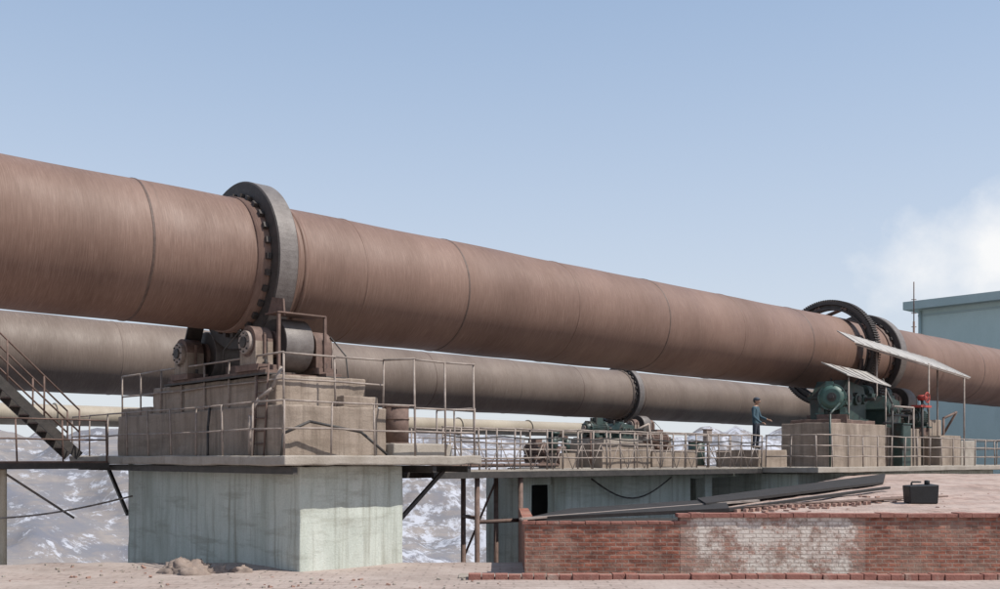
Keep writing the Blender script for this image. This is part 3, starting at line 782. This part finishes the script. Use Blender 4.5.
# ---------------------------------------------------------------- light, sky, camera
sv=Vector((.90,-.36,0)).normalized(); el=math.radians(54)
sun=Vector((sv.x*math.cos(el),sv.y*math.cos(el),math.sin(el)))
ld=bpy.data.lights.new('sun','SUN'); ld.energy=5.0; ld.angle=math.radians(.53); ld.color=(1,.955,.88)
lo=bpy.data.objects.new('sun',ld); bpy.context.scene.collection.objects.link(lo); lo.rotation_euler=sun.to_track_quat('Z','Y').to_euler(); lo.location=(30,-20,40)
w=bpy.data.worlds.new('World'); bpy.context.scene.world=w; w.use_nodes=True; nt=w.node_tree
bg=nt.nodes['Background']; sk=nt.nodes.new('ShaderNodeTexSky'); sk.sky_type='NISHITA'; sk.sun_disc=False
sk.sun_elevation=el; sk.sun_rotation=math.atan2(sv.x,sv.y); sk.air_density=1.0; sk.dust_density=1.6; sk.ozone_density=1.0; sk.altitude=600
bg.inputs[1].default_value=.12
tc=nt.nodes.new('ShaderNodeTexCoord')
sz=nt.nodes.new('ShaderNodeSeparateXYZ'); nt.links.new(tc.outputs['Generated'],sz.inputs[0])
hz=nt.nodes.new('ShaderNodeMapRange'); nt.links.new(sz.outputs[2],hz.inputs[0])
hz.inputs[1].default_value=0.02; hz.inputs[2].default_value=.46; hz.inputs[3].default_value=.88; hz.inputs[4].default_value=.50
hc=nt.nodes.new('ShaderNodeMix'); hc.data_type='RGBA'
h2=nt.nodes.new('ShaderNodeMapRange'); nt.links.new(sz.outputs[2],h2.inputs[0]); h2.inputs[1].default_value=.05; h2.inputs[2].default_value=.45
nt.links.new(h2.outputs[0],hc.inputs[0]); hc.inputs[6].default_value=(6.3,6.65,7.1,1); hc.inputs[7].default_value=(4.1,5.5,7.6,1)
hx=nt.nodes.new('ShaderNodeMix'); hx.data_type='RGBA'; nt.links.new(hz.outputs[0],hx.inputs[0]); nt.links.new(sk.outputs[0],hx.inputs[6]); nt.links.new(hc.outputs[2],hx.inputs[7])
def vm(op,a,b=None):
    n=nt.nodes.new('ShaderNodeVectorMath'); n.operation=op
    nt.links.new(a,n.inputs[0])
    if b is not None: n.inputs[1].default_value=b
    return n
cd=Vector((.52,1,.205)).normalized()
su=vm('SUBTRACT',tc.outputs['Generated'],tuple(cd)); sc=vm('MULTIPLY',su.outputs[0],(1,1,1.7)); ln=vm('LENGTH',sc.outputs[0])
nz=nt.nodes.new('ShaderNodeTexNoise'); nz.inputs['Scale'].default_value=9; nz.inputs['Detail'].default_value=8; nz.inputs['Roughness'].default_value=.58; nt.links.new(tc.outputs['Generated'],nz.inputs['Vector'])
mm=nt.nodes.new('ShaderNodeMath'); mm.operation='MULTIPLY_ADD'; nt.links.new(nz.outputs['Fac'],mm.inputs[0]); mm.inputs[1].default_value=-.22; nt.links.new(ln.outputs['Value'],mm.inputs[2])
rp=nt.nodes.new('ShaderNodeValToRGB')
ad=nt.nodes.new('ShaderNodeMath'); ad.operation='ADD'; ad.inputs[1].default_value=.2; nt.links.new(mm.outputs[0],ad.inputs[0]); nt.links.new(ad.outputs[0],rp.inputs[0])
rp.color_ramp.elements[0].position=.13; rp.color_ramp.elements[0].color=(.95,.95,.95,1); rp.color_ramp.elements[1].position=.215; rp.color_ramp.elements[1].color=(0,0,0,1)
mx=nt.nodes.new('ShaderNodeMix'); mx.data_type='RGBA'; nt.links.new(rp.outputs[0],mx.inputs[0]); nt.links.new(hx.outputs[2],mx.inputs[6]); mx.inputs[7].default_value=(8.1,8.1,8.1,1)
nt.links.new(mx.outputs[2],bg.inputs[0])
cam=bpy.data.cameras.new('camera'); co=bpy.data.objects.new('camera',cam); bpy.context.scene.collection.objects.link(co)
cam.sensor_width=36; cam.lens=36.0; cam.shift_y=(458-294.5)/1000; cam.clip_end=12000
co.location=(0,0,H); co.rotation_euler=(math.radians(90),0,0)
sc_=bpy.context.scene; sc_.camera=co
sc_.view_settings.view_transform='Standard'; sc_.view_settings.look='None'; sc_.view_settings.exposure=0
